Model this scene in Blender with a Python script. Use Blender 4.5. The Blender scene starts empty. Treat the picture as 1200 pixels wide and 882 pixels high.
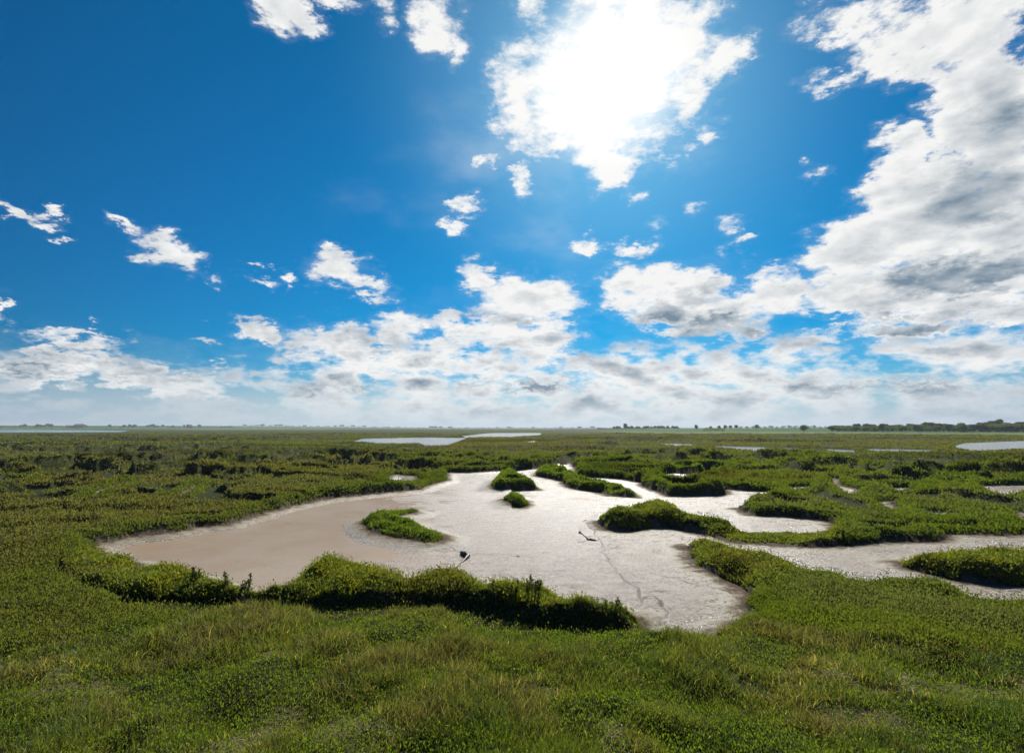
import bpy, math, random
import numpy as np
rng = np.random.default_rng(7)
random.seed(7)
R = math.radians
sc = bpy.context.scene
COL = sc.collection

# ------------------------------------------------------------------ camera
H = 3.2                                   # eye height over the mud
F = 600.0                                 # focal length in photo pixels (18 mm)
PITCH = R(9.56)
CA, SA = math.cos(PITCH), math.sin(PITCH)
cam = bpy.data.cameras.new('camera'); camo = bpy.data.objects.new('camera', cam); COL.objects.link(camo)
camo.location = (0, 0, H); camo.rotation_euler = (math.pi/2 + PITCH, 0, 0)
cam.sensor_width = 36; cam.lens = 18.0; cam.shift_y = -41/1200
cam.clip_start = 0.05; cam.clip_end = 60000
sc.camera = camo

def raydir(px, py):
    x, y = (px-600)/F, (400-py)/F
    v = np.array([x, CA - y*SA, SA + y*CA]); return v/np.linalg.norm(v)
def ground(px, py, z=0.0):
    """a point of the ground at height z, from the bearing and dip it was surveyed at"""
    d = raydir(px, py); t = (H-z)/max(-d[2], 1e-4); return (d[0]*t, d[1]*t)
def bearing(px, dist):
    a = math.atan2((px-600)/F, CA+0.17*SA)
    return (math.sin(a)*dist, math.cos(a)*dist)

# ------------------------------------------------------------------ sun and sky
SUN_EL, SUN_AZ = R(35.9), R(11.7)
sund = np.array([math.sin(SUN_AZ)*math.cos(SUN_EL), math.cos(SUN_AZ)*math.cos(SUN_EL), math.sin(SUN_EL)])
sl = bpy.data.lights.new('sun', 'SUN'); sl.energy = 4.9; sl.angle = R(0.6); sl.color = (1.0, 0.96, 0.88)
so = bpy.data.objects.new('sun', sl); COL.objects.link(so)
so.rotation_euler = (math.pi/2 - SUN_EL, 0, math.pi - SUN_AZ)
so.location = (0, 0, 50)
sc.view_settings.view_transform = 'Standard'; sc.view_settings.look = 'None'
sc.view_settings.exposure = 0.22; sc.view_settings.gamma = 1.0; sc.view_settings.use_curve_mapping = False
sc.render.engine = 'CYCLES'
sc.cycles.use_denoising = True
sc.cycles.max_bounces = 6; sc.cycles.transparent_max_bounces = 6
sc.cycles.diffuse_bounces = 3; sc.cycles.glossy_bounces = 3; sc.cycles.transmission_bounces = 4
sc.cycles.volume_bounces = 0
sc.cycles.caustics_reflective = False; sc.cycles.caustics_refractive = False

class NT:
    """small helper that writes node expressions"""
    def __init__(s, tree): s.t = tree; s.n = tree.nodes; s.l = tree.links
    def new(s, typ, **kw):
        n = s.n.new(typ)
        for k, v in kw.items(): setattr(n, k, v)
        return n
    def put(s, sock, v):
        if isinstance(v, bpy.types.NodeSocket): s.l.new(v, sock)
        elif v is not None: sock.default_value = v
    def m(s, op, a, b=None, c=None, clamp=False):
        n = s.new('ShaderNodeMath', operation=op, use_clamp=clamp)
        s.put(n.inputs[0], a); s.put(n.inputs[1], b); s.put(n.inputs[2], c); return n.outputs[0]
    def v(s, op, a, b=None, c=None, scale=None):
        n = s.new('ShaderNodeVectorMath', operation=op)
        s.put(n.inputs[0], a); s.put(n.inputs[1], b)
        if c is not None: s.put(n.inputs[2], c)
        if scale is not None: s.put(n.inputs['Scale'], scale)
        return n.outputs['Value'] if op in ('DOT_PRODUCT', 'LENGTH', 'DISTANCE') else n.outputs[0]
    def smooth(s, x, lo, hi, a=0.0, b=1.0, interp='SMOOTHSTEP'):
        n = s.new('ShaderNodeMapRange', interpolation_type=interp)
        s.put(n.inputs['Value'], x); s.put(n.inputs['From Min'], lo); s.put(n.inputs['From Max'], hi)
        s.put(n.inputs['To Min'], a); s.put(n.inputs['To Max'], b); return n.outputs[0]
    def noise(s, vec, scale, detail=4, rough=0.5, lac=2.0, dist=0.0, out='Fac'):
        n = s.new('ShaderNodeTexNoise'); s.put(n.inputs['Vector'], vec); s.put(n.inputs['Scale'], scale)
        s.put(n.inputs['Detail'], detail); s.put(n.inputs['Roughness'], rough); s.put(n.inputs['Lacunarity'], lac)
        s.put(n.inputs['Distortion'], dist); return n.outputs[out]
    def mix(s, f, a, b, blend='MIX'):
        n = s.new('ShaderNodeMix', data_type='RGBA', blend_type=blend)
        s.put(n.inputs[0], f); s.put(n.inputs[6], a); s.put(n.inputs[7], b); return n.outputs[2]
    def attr(s, name, out='Fac'):
        n = s.new('ShaderNodeAttribute', attribute_name=name); return n.outputs[out]
def rgb(r, g, b): return (r, g, b, 1.0)

w = bpy.data.worlds.new('World'); sc.world = w; w.use_nodes = True
w.cycles.sampling_method = 'MANUAL'; w.cycles.sample_map_resolution = 512
nt = NT(w.node_tree); w.node_tree.nodes.clear()
STR = 0.088
tc = nt.new('ShaderNodeTexCoord').outputs['Generated']
dvec = nt.v('NORMALIZE', tc)
sky = nt.new('ShaderNodeTexSky', sky_type='NISHITA', sun_disc=False)
sky.sun_elevation = SUN_EL; sky.sun_rotation = SUN_AZ; sky.altitude = 0
sky.air_density = 1.0; sky.dust_density = 0.4; sky.ozone_density = 3.0
sep = nt.new('ShaderNodeSeparateXYZ'); nt.put(sep.inputs[0], dvec)
dx, dy, dz = sep.outputs
zc = nt.m('MAXIMUM', dz, 0.0)
# cloud-layer coordinates: a flat layer overhead, seen thinner towards the horizon
den = nt.m('ADD', zc, 0.34)
cmb = nt.new('ShaderNodeCombineXYZ')
nt.put(cmb.inputs[0], nt.m('DIVIDE', dx, den)); nt.put(cmb.inputs[1], nt.m('DIVIDE', dy, den)); nt.put(cmb.inputs[2], nt.m('MULTIPLY', dz, 1.5))
P = cmb.outputs[0]
sunv = tuple(float(c) for c in sund)
sa = nt.v('DOT_PRODUCT', dvec, sunv)
# the same coordinates a little way towards the sun: tells sunlit rims from shaded undersides
d2 = nt.v('NORMALIZE', nt.v('ADD', dvec, nt.v('SCALE', nt.v('SUBTRACT', sunv, dvec), scale=0.035)))
sep2 = nt.new('ShaderNodeSeparateXYZ'); nt.put(sep2.inputs[0], d2)
den2 = nt.m('ADD', nt.m('MAXIMUM', sep2.outputs[2], 0.0), 0.34)
cmb2 = nt.new('ShaderNodeCombineXYZ')
nt.put(cmb2.inputs[0], nt.m('DIVIDE', sep2.outputs[0], den2)); nt.put(cmb2.inputs[1], nt.m('DIVIDE', sep2.outputs[1], den2)); nt.put(cmb2.inputs[2], nt.m('MULTIPLY', sep2.outputs[2], 1.5))
P2 = cmb2.outputs[0]
# warp
wn = nt.noise(P, 8.5, 7, 0.66, out='Color')
wv = nt.v('SUBTRACT', wn, (0.5, 0.5, 0.5))
dw = nt.v('ADD', dvec, nt.v('SCALE', wv, scale=0.13))

def blobs(lst):
    acc = None
    for (px, py, rx, ry, rot, wt) in lst:
        d0 = raydir(px, py); c, s = math.cos(R(rot)), math.sin(R(rot))
        e1 = raydir(px+rx*c, py+rx*s)-d0; e2 = raydir(px-ry*s, py+ry*c)-d0
        U = e1/e1.dot(e1); V = e2/e2.dot(e2)
        u = nt.m('SUBTRACT', nt.v('DOT_PRODUCT', dw, tuple(map(float, U))), float(d0.dot(U)))
        v = nt.m('SUBTRACT', nt.v('DOT_PRODUCT', dw, tuple(map(float, V))), float(d0.dot(V)))
        r2 = nt.m('MULTIPLY_ADD', u, u, nt.m('MULTIPLY', v, v))
        f = nt.m('MULTIPLY_ADD', r2, -wt*0.8, wt)
        acc = f if acc is None else nt.m('SMOOTH_MAX', acc, f, 0.25)
    return nt.m('MAXIMUM', acc, -1.5)
CLOUDS = [
 # the big torn cloud in front of the sun
 (692,110,108,98,0,1.25),(630,45,38,40,10,.75),(775,50,62,78,0,1.25),(705,190,45,38,0,1.1),(800,120,40,65,0,.75),(845,75,22,28,0,.5),(605,110,35,60,15,.8),(735,10,55,25,0,.8),(670,25,26,14,-30,.5),
 # wisps along the top left
 (318,6,34,26,40,.8),(350,12,30,24,30,.7),(400,2,26,14,0,.6),(505,22,30,40,15,.8),(442,8,14,22,0,.5),(535,55,10,26,0,.3),(545,10,12,20,0,.3),
 # small scraps
 (612,207,15,19,0,.7),(570,188,16,13,30,.6),(546,240,25,14,-20,.7),(534,262,10,16,10,.6),(830,157,14,17,-20,.6),(744,233,12,8,0,.35),(780,262,12,8,0,.3),
 (688,289,17,12,10,.75),(742,289,32,11,0,.65),(850,268,14,16,20,.5),(866,288,22,9,10,.5),(950,208,18,13,0,.55),(965,96,30,11,15,.45),(818,243,12,10,0,.2),
 # left scraps
 (22,252,34,9,22,.7),(55,255,22,7,12,.6),(84,282,18,5,16,.45),(195,292,34,16,28,.85),(215,306,26,17,20,.8),(250,326,10,6,10,.4),(155,268,26,8,40,.4),(300,327,18,8,20,.65),(336,325,14,10,15,.65),(400,312,38,22,12,.9),(430,332,42,16,22,.85),(385,298,16,14,0,.7),(241,398,18,9,10,.45),(3,369,12,9,0,.6),(102,377,12,4,0,.4),(256,426,12,5,0,.4),
 # low banks on the left
 (85,400,66,15,12,.9),(60,430,110,20,6,.95),(170,440,110,18,14,.95),(230,462,80,12,8,.7),
 # middle banks
 (305,388,28,18,0,.9),(385,400,62,26,0,1.0),(470,385,42,22,0,.95),(440,430,120,28,0,1.0),(560,325,24,22,-20,.85),(505,420,60,26,0,1.0),(640,395,60,24,0,.9),(620,350,68,30,0,1.05),(540,385,30,18,0,.65),(600,392,70,22,0,.95),(650,420,62,16,0,.8),(540,430,80,22,0,.9),(700,447,80,14,0,.8),
 (733,340,34,30,0,.95),(790,352,82,38,8,1.2),(865,372,55,28,0,1.0),(920,345,50,26,0,.95),(845,295,10,10,0,.3),
 # the heavy bank on the right
 (1000,300,80,42,0,1.15),(900,322,30,16,0,.8),(1080,250,105,65,-15,1.4),(1060,190,45,40,-30,1.0),(1160,130,85,110,-25,1.4),(1090,35,95,55,10,1.1),(985,22,62,32,8,.95),(1110,335,110,42,-10,1.3),(1060,385,75,22,0,1.1),(965,396,45,12,0,.8),(1175,376,38,18,0,.85),(1005,350,70,26,0,1.05),(1180,260,80,80,0,1.4),(920,410,60,10,0,.6),
]
DARK = [
 (1130,318,110,22,-14,1.0),(1062,383,58,13,0,1.0),(845,382,80,13,-6,.95),(775,366,40,17,0,.9),(820,345,40,18,0,.6),(1150,225,90,38,-10,.75),(1175,130,45,60,-20,.55),
 (950,424,24,6,0,.7),(430,402,50,14,0,.45),(600,372,40,8,0,.4),(630,452,70,5,0,.8),(560,448,40,5,0,.7),(1030,300,50,14,-20,.35),(920,375,50,14,0,.6),(70,432,110,6,6,.5),(400,455,110,5,0,.5),(1000,455,130,5,0,.5),(1120,445,100,6,0,.5),(700,405,50,7,0,.4),
]
CLOUDS = [(a, b, c, d, e, g + (0.22 if g < 0.8 and c < 60 else 0.10) + (0.25 if a > 960 and b < 360 and c > 40 else 0)) for (a, b, c, d, e, g) in CLOUDS]
cover = blobs(CLOUDS)
dark = blobs(DARK)
n1 = nt.noise(P, 11.0, 12, 0.64)
n2 = nt.noise(P2, 11.0, 5, 0.52)
n1l = nt.noise(P, 11.0, 5, 0.52)
n3l = nt.noise(P, 7.0, 4, 0.5)
nb = nt.noise(P, 2.2, 8, 0.55)
# flattened bank of distant cumulus just over the horizon
elev = dz
hc = nt.m('ADD', nt.smooth(elev, 0.08, 0.31, 0.88, -1.6), nt.smooth(dx, -0.60, -0.1, -0.55, -0.02))
hz = nt.smooth(elev, 0.0, 0.12, 1.0, 0.0)
hb = nt.new('ShaderNodeCombineXYZ')
nt.put(hb.inputs[0], nt.m('MULTIPLY', dx, 10.5)); nt.put(hb.inputs[1], nt.m('MULTIPLY', dy, 10.5)); nt.put(hb.inputs[2], nt.m('MULTIPLY', dz, 24.0))
n3 = nt.noise(hb.outputs[0], 1.0, 9, 0.6)
hb2 = nt.v('ADD', hb.outputs[0], (0.0, 0.0, 0.55))
n3a = nt.noise(hb.outputs[0], 1.0, 6, 0.55)
n3b = nt.noise(hb2, 1.0, 6, 0.55)
cov2 = nt.m('MAXIMUM', cover, hc)
nmix = nt.mix(nt.smooth(elev, 0.16, 0.46, 0.8, 0.0), n1, n3)
D = nt.m('MULTIPLY_ADD', nt.m('SUBTRACT', nmix, 0.5), 4.2, nt.m('ADD', cov2, -0.30))
alpha = nt.smooth(D, -0.18, nt.smooth(sa, .90, 1.0, 0.60, 0.85))
# thin veils
veil = nt.m('MULTIPLY', nt.smooth(nb, 0.48, 0.80), nt.smooth(sa, 0.78, 1.0, 0.0, 1.0))
alpha = nt.m('MAXIMUM', alpha, nt.m('MULTIPLY', nt.smooth(D, -0.7, 0.1), 0.07))
alpha = nt.m('MAXIMUM', alpha, nt.m('MULTIPLY', nt.m('MINIMUM', veil, 0.7), 0.32))
# shading: thin rims shine, thick undersides go grey-blue
rim = nt.m('ADD', nt.m('MULTIPLY', nt.m('MULTIPLY', nt.m('SUBTRACT', n1l, n2), 1.7), nt.smooth(elev, .14, .40)), nt.m('MULTIPLY', nt.m('MULTIPLY', nt.m('SUBTRACT', n3a, n3b), -1.9), nt.smooth(elev, .14, .40, 1, 0)))
thick = nt.smooth(D, 0.15, 1.6)
dk = nt.m('MAXIMUM', nt.m('MULTIPLY_ADD', nt.m('SUBTRACT', n3l, 0.5), 1.1, nt.m('MULTIPLY', dark, 1.0)), 0.0)
dk = nt.smooth(dk, 0.0, 0.95)
low = nt.m('MULTIPLY', nt.smooth(nmix, .47, .62), nt.smooth(elev, .05, .24, .25, 0.0))
shade = nt.m('ADD', nt.m('ADD', nt.m('MULTIPLY', thick, 0.30), low), nt.m('MULTIPLY', dk, 0.62))
shade = nt.m('SUBTRACT', shade, rim)
shade = nt.m('SUBTRACT', shade, nt.smooth(sa, 0.86, 1.0, 0.0, 0.34))
shade = nt.m('ADD', shade, nt.m('MULTIPLY', nt.m('SUBTRACT', 0.5, n1), nt.smooth(sa, .9, .97, 0.0, 2.2)))
shade = nt.smooth(shade, -0.05, 1.0, 0.0, 1.0, 'LINEAR')
k = 10.0
ccol = nt.mix(shade, rgb(.90*k, .90*k, .89*k), rgb(.17*k, .25*k, .33*k))
# forward scattering around the sun
glow = nt.smooth(sa, 0.955, 1.0, 0.0, 1.0)
ccol = nt.mix(1.0, ccol, nt.mix(glow, rgb(1,1,1), rgb(1.06,1.06,1.05)), 'MULTIPLY')
# clear sky
skyc = nt.mix(1.0, sky.outputs[0], rgb(.0, .46, .74), 'MULTIPLY')
skyc = nt.mix(1.0, skyc, nt.mix(nt.smooth(sa, 0.15, 0.85), rgb(.38,.48,.58), rgb(1,1,1)), 'MULTIPLY')
halo = nt.m('POWER', nt.smooth(sa, 0.85, 1.0, 0.0, 1.0, 'LINEAR'), 3.5)
skyc = nt.mix(nt.m('MULTIPLY', halo, 0.30), skyc, rgb(.55*k,.75*k,.92*k))
hzc = nt.mix(nt.smooth(sa, 0.2, 0.85), rgb(.26*k, .38*k, .50*k), rgb(.60*k, .68*k, .72*k))
hzc = nt.mix(nt.smooth(dx, 0.35, 0.75, 0.0, 0.7), hzc, rgb(.27*k, .40*k, .53*k))
skyc = nt.mix(nt.m('MULTIPLY', hz, 0.72), skyc, hzc)
out = nt.mix(alpha, skyc, ccol)
# distance haze over the low clouds
out = nt.mix(nt.smooth(elev, -0.01, 0.10, 0.72, 0.0), out, hzc)
out = nt.mix(nt.smooth(sa, .988, 1.0, 0.0, 0.75), out, rgb(1.15*k, 1.15*k, 1.12*k))
bg = nt.new('ShaderNodeBackground'); nt.put(bg.inputs['Color'], out); bg.inputs['Strength'].default_value = STR
wo = nt.new('ShaderNodeOutputWorld'); nt.l.new(bg.outputs[0], wo.inputs['Surface'])

# ------------------------------------------------------------------ materials
def mat(name):
    m = bpy.data.materials.new(name); m.use_nodes = True; m.node_tree.nodes.clear(); n = NT(m.node_tree)
    o = n.new('ShaderNodeOutputMaterial'); return m, n, o
def simple(name, col, rough=0.8, var=0.25, scale=6.0):
    m, n, o = mat(name); g = n.new('ShaderNodeTexCoord').outputs['Object']
    f = n.noise(g, scale, 5, 0.6)
    c = n.mix(f, rgb(*[x*(1-var) for x in col]), rgb(*[x*(1+var) for x in col]))
    b = n.new('ShaderNodeBsdfPrincipled'); n.put(b.inputs['Base Color'], c); b.inputs['Roughness'].default_value = rough
    n.l.new(b.outputs[0], o.inputs[0]); return m

def leaf_material(name, gloss=0.12, trans=0.50):
    m, n, o = mat(name)
    c = n.attr('tint', 'Color')
    g = n.new('ShaderNodeNewGeometry').outputs['Position']
    f = n.noise(g, 2.5, 4, 0.6)
    c2 = n.mix(1.0, c, n.mix(f, rgb(.78,.78,.78), rgb(1.38,1.36,1.25)), 'MULTIPLY')
    d = n.new('ShaderNodeBsdfDiffuse'); n.put(d.inputs[0], c2)
    t = n.new('ShaderNodeBsdfTranslucent'); n.put(t.inputs[0], n.mix(1.0, c2, rgb(1.35,1.35,.5), 'MULTIPLY'))
    gl = n.new('ShaderNodeBsdfGlossy'); gl.inputs['Roughness'].default_value = 0.5; gl.inputs[0].default_value = (.35,.35,.32,1)
    a = n.new('ShaderNodeMixShader'); a.inputs[0].default_value = trans; n.l.new(d.outputs[0], a.inputs[1]); n.l.new(t.outputs[0], a.inputs[2])
    b = n.new('ShaderNodeMixShader'); b.inputs[0].default_value = gloss*0.5; n.l.new(a.outputs[0], b.inputs[1]); n.l.new(gl.outputs[0], b.inputs[2])
    n.l.new(b.outputs[0], o.inputs[0]); return m
M_LEAF = leaf_material('marsh_leaf'); M_TREE = leaf_material('tree_leaf', .06, .50)
M_BARK = simple('bark', (.10,.075,.05), .9); M_DRIFT = simple('wet_driftwood', (.045,.035,.025), .55, .4, 20)
M_BRICK = simple('farm_brick', (.32,.17,.12)); M_ROOF = simple('farm_roof', (.20,.09,.07)); M_GLASS = simple('window_glass', (.03,.04,.05), .15, .1)
M_CREAM = simple('cream_render', (.55,.5,.42))

# mud / soil: one material for the whole ground
def ground_material():
    m, n, o = mat('marsh_ground')
    geo = n.new('ShaderNodeNewGeometry').outputs['Position']
    sd = n.attr('shore'); veg = n.attr('veg'); straw = n.attr('straw'); rill = n.attr('rill'); fld = n.attr('field'); thick_wet = n.attr('wet')
    st = n.new('ShaderNodeMapping'); n.put(st.inputs[0], geo); st.inputs['Rotation'].default_value = (0,0,.5); st.inputs['Scale'].default_value = (1.0, 2.6, 1.0)
    a = n.noise(geo, .35, 5, .6); b = n.noise(st.outputs[0], 1.3, 8, .68); c = n.noise(geo, 14.0, 6, .75); e = n.noise(geo, 60.0, 3, .7)
    sd = n.m('ADD', sd, n.m('MULTIPLY', n.m('SUBTRACT', c, .5), .9)); sd = n.m('ADD', sd, n.m('MULTIPLY', n.m('SUBTRACT', n.noise(geo, 3.5, 5, .65), .5), .9))
    mud = n.mix(n.smooth(b, .3, .7), rgb(.205,.148,.10), rgb(.325,.252,.185))
    mud = n.mix(n.smooth(a, .45, .7, 0, .5), mud, rgb(.32,.22,.14))
    mud = n.mix(n.smooth(n.noise(st.outputs[0], 7.0, 7, .75), .55, .72, 0, .5), mud, rgb(.18,.14,.10))
    mud = n.mix(n.smooth(n.noise(st.outputs[0], 11.0, 6, .8), .58, .70, 0, .55), mud, rgb(.47,.42,.35))
    mud = n.mix(n.m('MULTIPLY', thick_wet, .85), mud, rgb(.33,.225,.14))
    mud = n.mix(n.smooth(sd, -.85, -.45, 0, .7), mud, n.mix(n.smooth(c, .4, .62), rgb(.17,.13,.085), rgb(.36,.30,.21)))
    # pale salty scum left at the waterline
    edge = n.m('MULTIPLY', n.smooth(sd, -.70, -.42), n.smooth(sd, -.32, -.22, 1, 0))
    edge = n.m('MULTIPLY', edge, n.smooth(c, .38, .60))
    mud = n.mix(n.m('MULTIPLY', edge, .7), mud, rgb(.44,.40,.29))
    mud = n.mix(n.m('MULTIPLY', rill, .9, clamp=True), mud, rgb(.10,.085,.07))
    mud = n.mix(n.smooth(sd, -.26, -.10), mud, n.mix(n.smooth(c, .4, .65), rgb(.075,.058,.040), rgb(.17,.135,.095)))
    soil = n.mix(n.smooth(c, .35, .7), rgb(.040,.048,.018), rgb(.085,.095,.034))
    grass = n.mix(n.smooth(n.noise(geo, .05, 7, .7), .35, .65), rgb(.060,.070,.026), rgb(.11,.115,.045))
    grass = n.mix(n.smooth(n.noise(geo, .6, 6, .7), .4, .7, 0, .6), grass, rgb(.04,.055,.015))
    dist = n.v('LENGTH', geo)
    top = n.mix(n.smooth(dist, 20, 60), soil, grass)
    top = n.mix(straw, top, n.mix(n.smooth(e, .3, .7), rgb(.26,.20,.09), rgb(.52,.43,.22)))
    field = n.mix(n.smooth(n.noise(geo, .0035, 3, .5), .45, .55), rgb(.06,.13,.035), rgb(.15,.20,.07))
    top = n.mix(fld, top, field)
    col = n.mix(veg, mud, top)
    bs = n.new('ShaderNodeBsdfPrincipled'); n.put(bs.inputs['Base Color'], col)
    wetr = n.m('MULTIPLY', n.smooth(b, .30, .72, .27, .48), n.smooth(c, .40, .62, .55, 1.1))
    dull = n.m('MAXIMUM', n.m('MAXIMUM', veg, n.smooth(sd, -.55, -.20)), n.m('MULTIPLY', rill, .50, clamp=True))
    n.put(bs.inputs['Roughness'], n.m('ADD', n.m('MULTIPLY', n.m('SUBTRACT', .92, wetr), n.m('MAXIMUM', dull, n.m('MULTIPLY', edge, .5))), wetr))
    n.put(bs.inputs['IOR'], 1.42)
    n.put(bs.inputs['Specular IOR Level'], n.smooth(dull, 0, 1, .46, .04))
    bm = n.new('ShaderNodeBump'); bm.inputs['Distance'].default_value = 0.028; bm.inputs['Strength'].default_value = 1.0
    hgt = n.m('ADD', n.m('MULTIPLY', b, 1.9), n.m('ADD', n.m('MULTIPLY', c, 1.1), n.m('MULTIPLY', e, .14)))
    n.put(bm.inputs['Height'], n.m('MULTIPLY', hgt, n.smooth(veg, 0, 1, 1.1, 3.0)))
    n.l.new(bm.outputs[0], bs.inputs['Normal']); n.l.new(bs.outputs[0], o.inputs[0]); return m
M_GROUND = ground_material()
def water_material():
    m, n, o = mat('silty_water')
    geo = n.new('ShaderNodeNewGeometry').outputs['Position']
    st = n.new('ShaderNodeMapping'); n.put(st.inputs[0], geo); st.inputs['Rotation'].default_value = (0,0,.25); st.inputs['Scale'].default_value = (1.0, 3.0, 1.0)
    a = n.noise(st.outputs[0], 5.0, 7, .72); b = n.noise(geo, .3, 5, .6)
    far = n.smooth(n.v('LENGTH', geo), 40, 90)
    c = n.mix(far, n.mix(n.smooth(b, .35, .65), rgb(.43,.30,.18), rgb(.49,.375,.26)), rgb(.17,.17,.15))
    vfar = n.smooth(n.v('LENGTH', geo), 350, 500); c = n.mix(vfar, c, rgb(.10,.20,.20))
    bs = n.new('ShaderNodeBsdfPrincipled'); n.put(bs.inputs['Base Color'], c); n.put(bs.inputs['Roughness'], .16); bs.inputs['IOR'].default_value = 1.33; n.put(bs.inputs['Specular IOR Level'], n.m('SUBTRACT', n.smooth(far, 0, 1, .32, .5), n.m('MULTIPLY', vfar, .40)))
    bm = n.new('ShaderNodeBump'); bm.inputs['Distance'].default_value = 0.03; bm.inputs['Strength'].default_value = .8
    n.put(bm.inputs['Height'], a); n.l.new(bm.outputs[0], bs.inputs['Normal']); n.l.new(bs.outputs[0], o.inputs[0]); return m
M_WATER = water_material()

# ------------------------------------------------------------------ numpy helpers
def hash2(ix, iy, seed):
    h = (ix.astype(np.int64)*374761393 + iy.astype(np.int64)*668265263 + seed*1274126177) & 0xffffffff
    h = ((h ^ (h >> 13))*1274126177) & 0xffffffff
    return ((h ^ (h >> 16)) & 0xffff)/65535.0
def vnoise(x, y, seed=0):
    ix, iy = np.floor(x), np.floor(y); fx, fy = x-ix, y-iy
    fx = fx*fx*(3-2*fx); fy = fy*fy*(3-2*fy)
    a = hash2(ix, iy, seed); b = hash2(ix+1, iy, seed); c = hash2(ix, iy+1, seed); d = hash2(ix+1, iy+1, seed)
    return (a*(1-fx)+b*fx)*(1-fy) + (c*(1-fx)+d*fx)*fy
def fbm(x, y, sc_, oct_=4, seed=0, gain=.5):
    s = 0; a = 1; t = 0; f = 1/sc_
    for k in range(oct_):
        s = s + a*vnoise(x*f+k*17.3, y*f-k*9.1, seed+k); t += a; a *= gain; f *= 2.03
    return s/t
def sstep(x, a, b):
    t = np.clip((x-a)/(b-a), 0, 1); return t*t*(3-2*t)
def poly(pts, dz=0.0):
    return np.array([ground(p[0], p[1], p[2] if len(p) > 2 else dz) for p in pts])
def inside(P, x, y):
    c = np.zeros(x.shape, bool); n = len(P)
    bx = (x >= P[:,0].min()) & (x <= P[:,0].max()) & (y >= P[:,1].min()) & (y <= P[:,1].max())
    xs, ys = x[bx], y[bx]; cc = np.zeros(xs.shape, bool)
    for i in range(n):
        x1, y1 = P[i]; x2, y2 = P[(i+1) % n]
        if y1 == y2: continue
        k = ((y1 > ys) != (y2 > ys)) & (xs < (x2-x1)*(ys-y1)/(y2-y1)+x1); cc ^= k
    c[bx] = cc; return c
def segdist(P, x, y, closed=True):
    d = np.full(x.shape, 1e9); n = len(P)
    for i in range(n if closed else n-1):
        a = P[i]; b = P[(i+1) % n]; e = b-a; L = max(e.dot(e), 1e-9)
        t = np.clip(((x-a[0])*e[0]+(y-a[1])*e[1])/L, 0, 1)
        d = np.minimum(d, np.hypot(x-a[0]-t*e[0], y-a[1]-t*e[1]))
    return d

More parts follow.
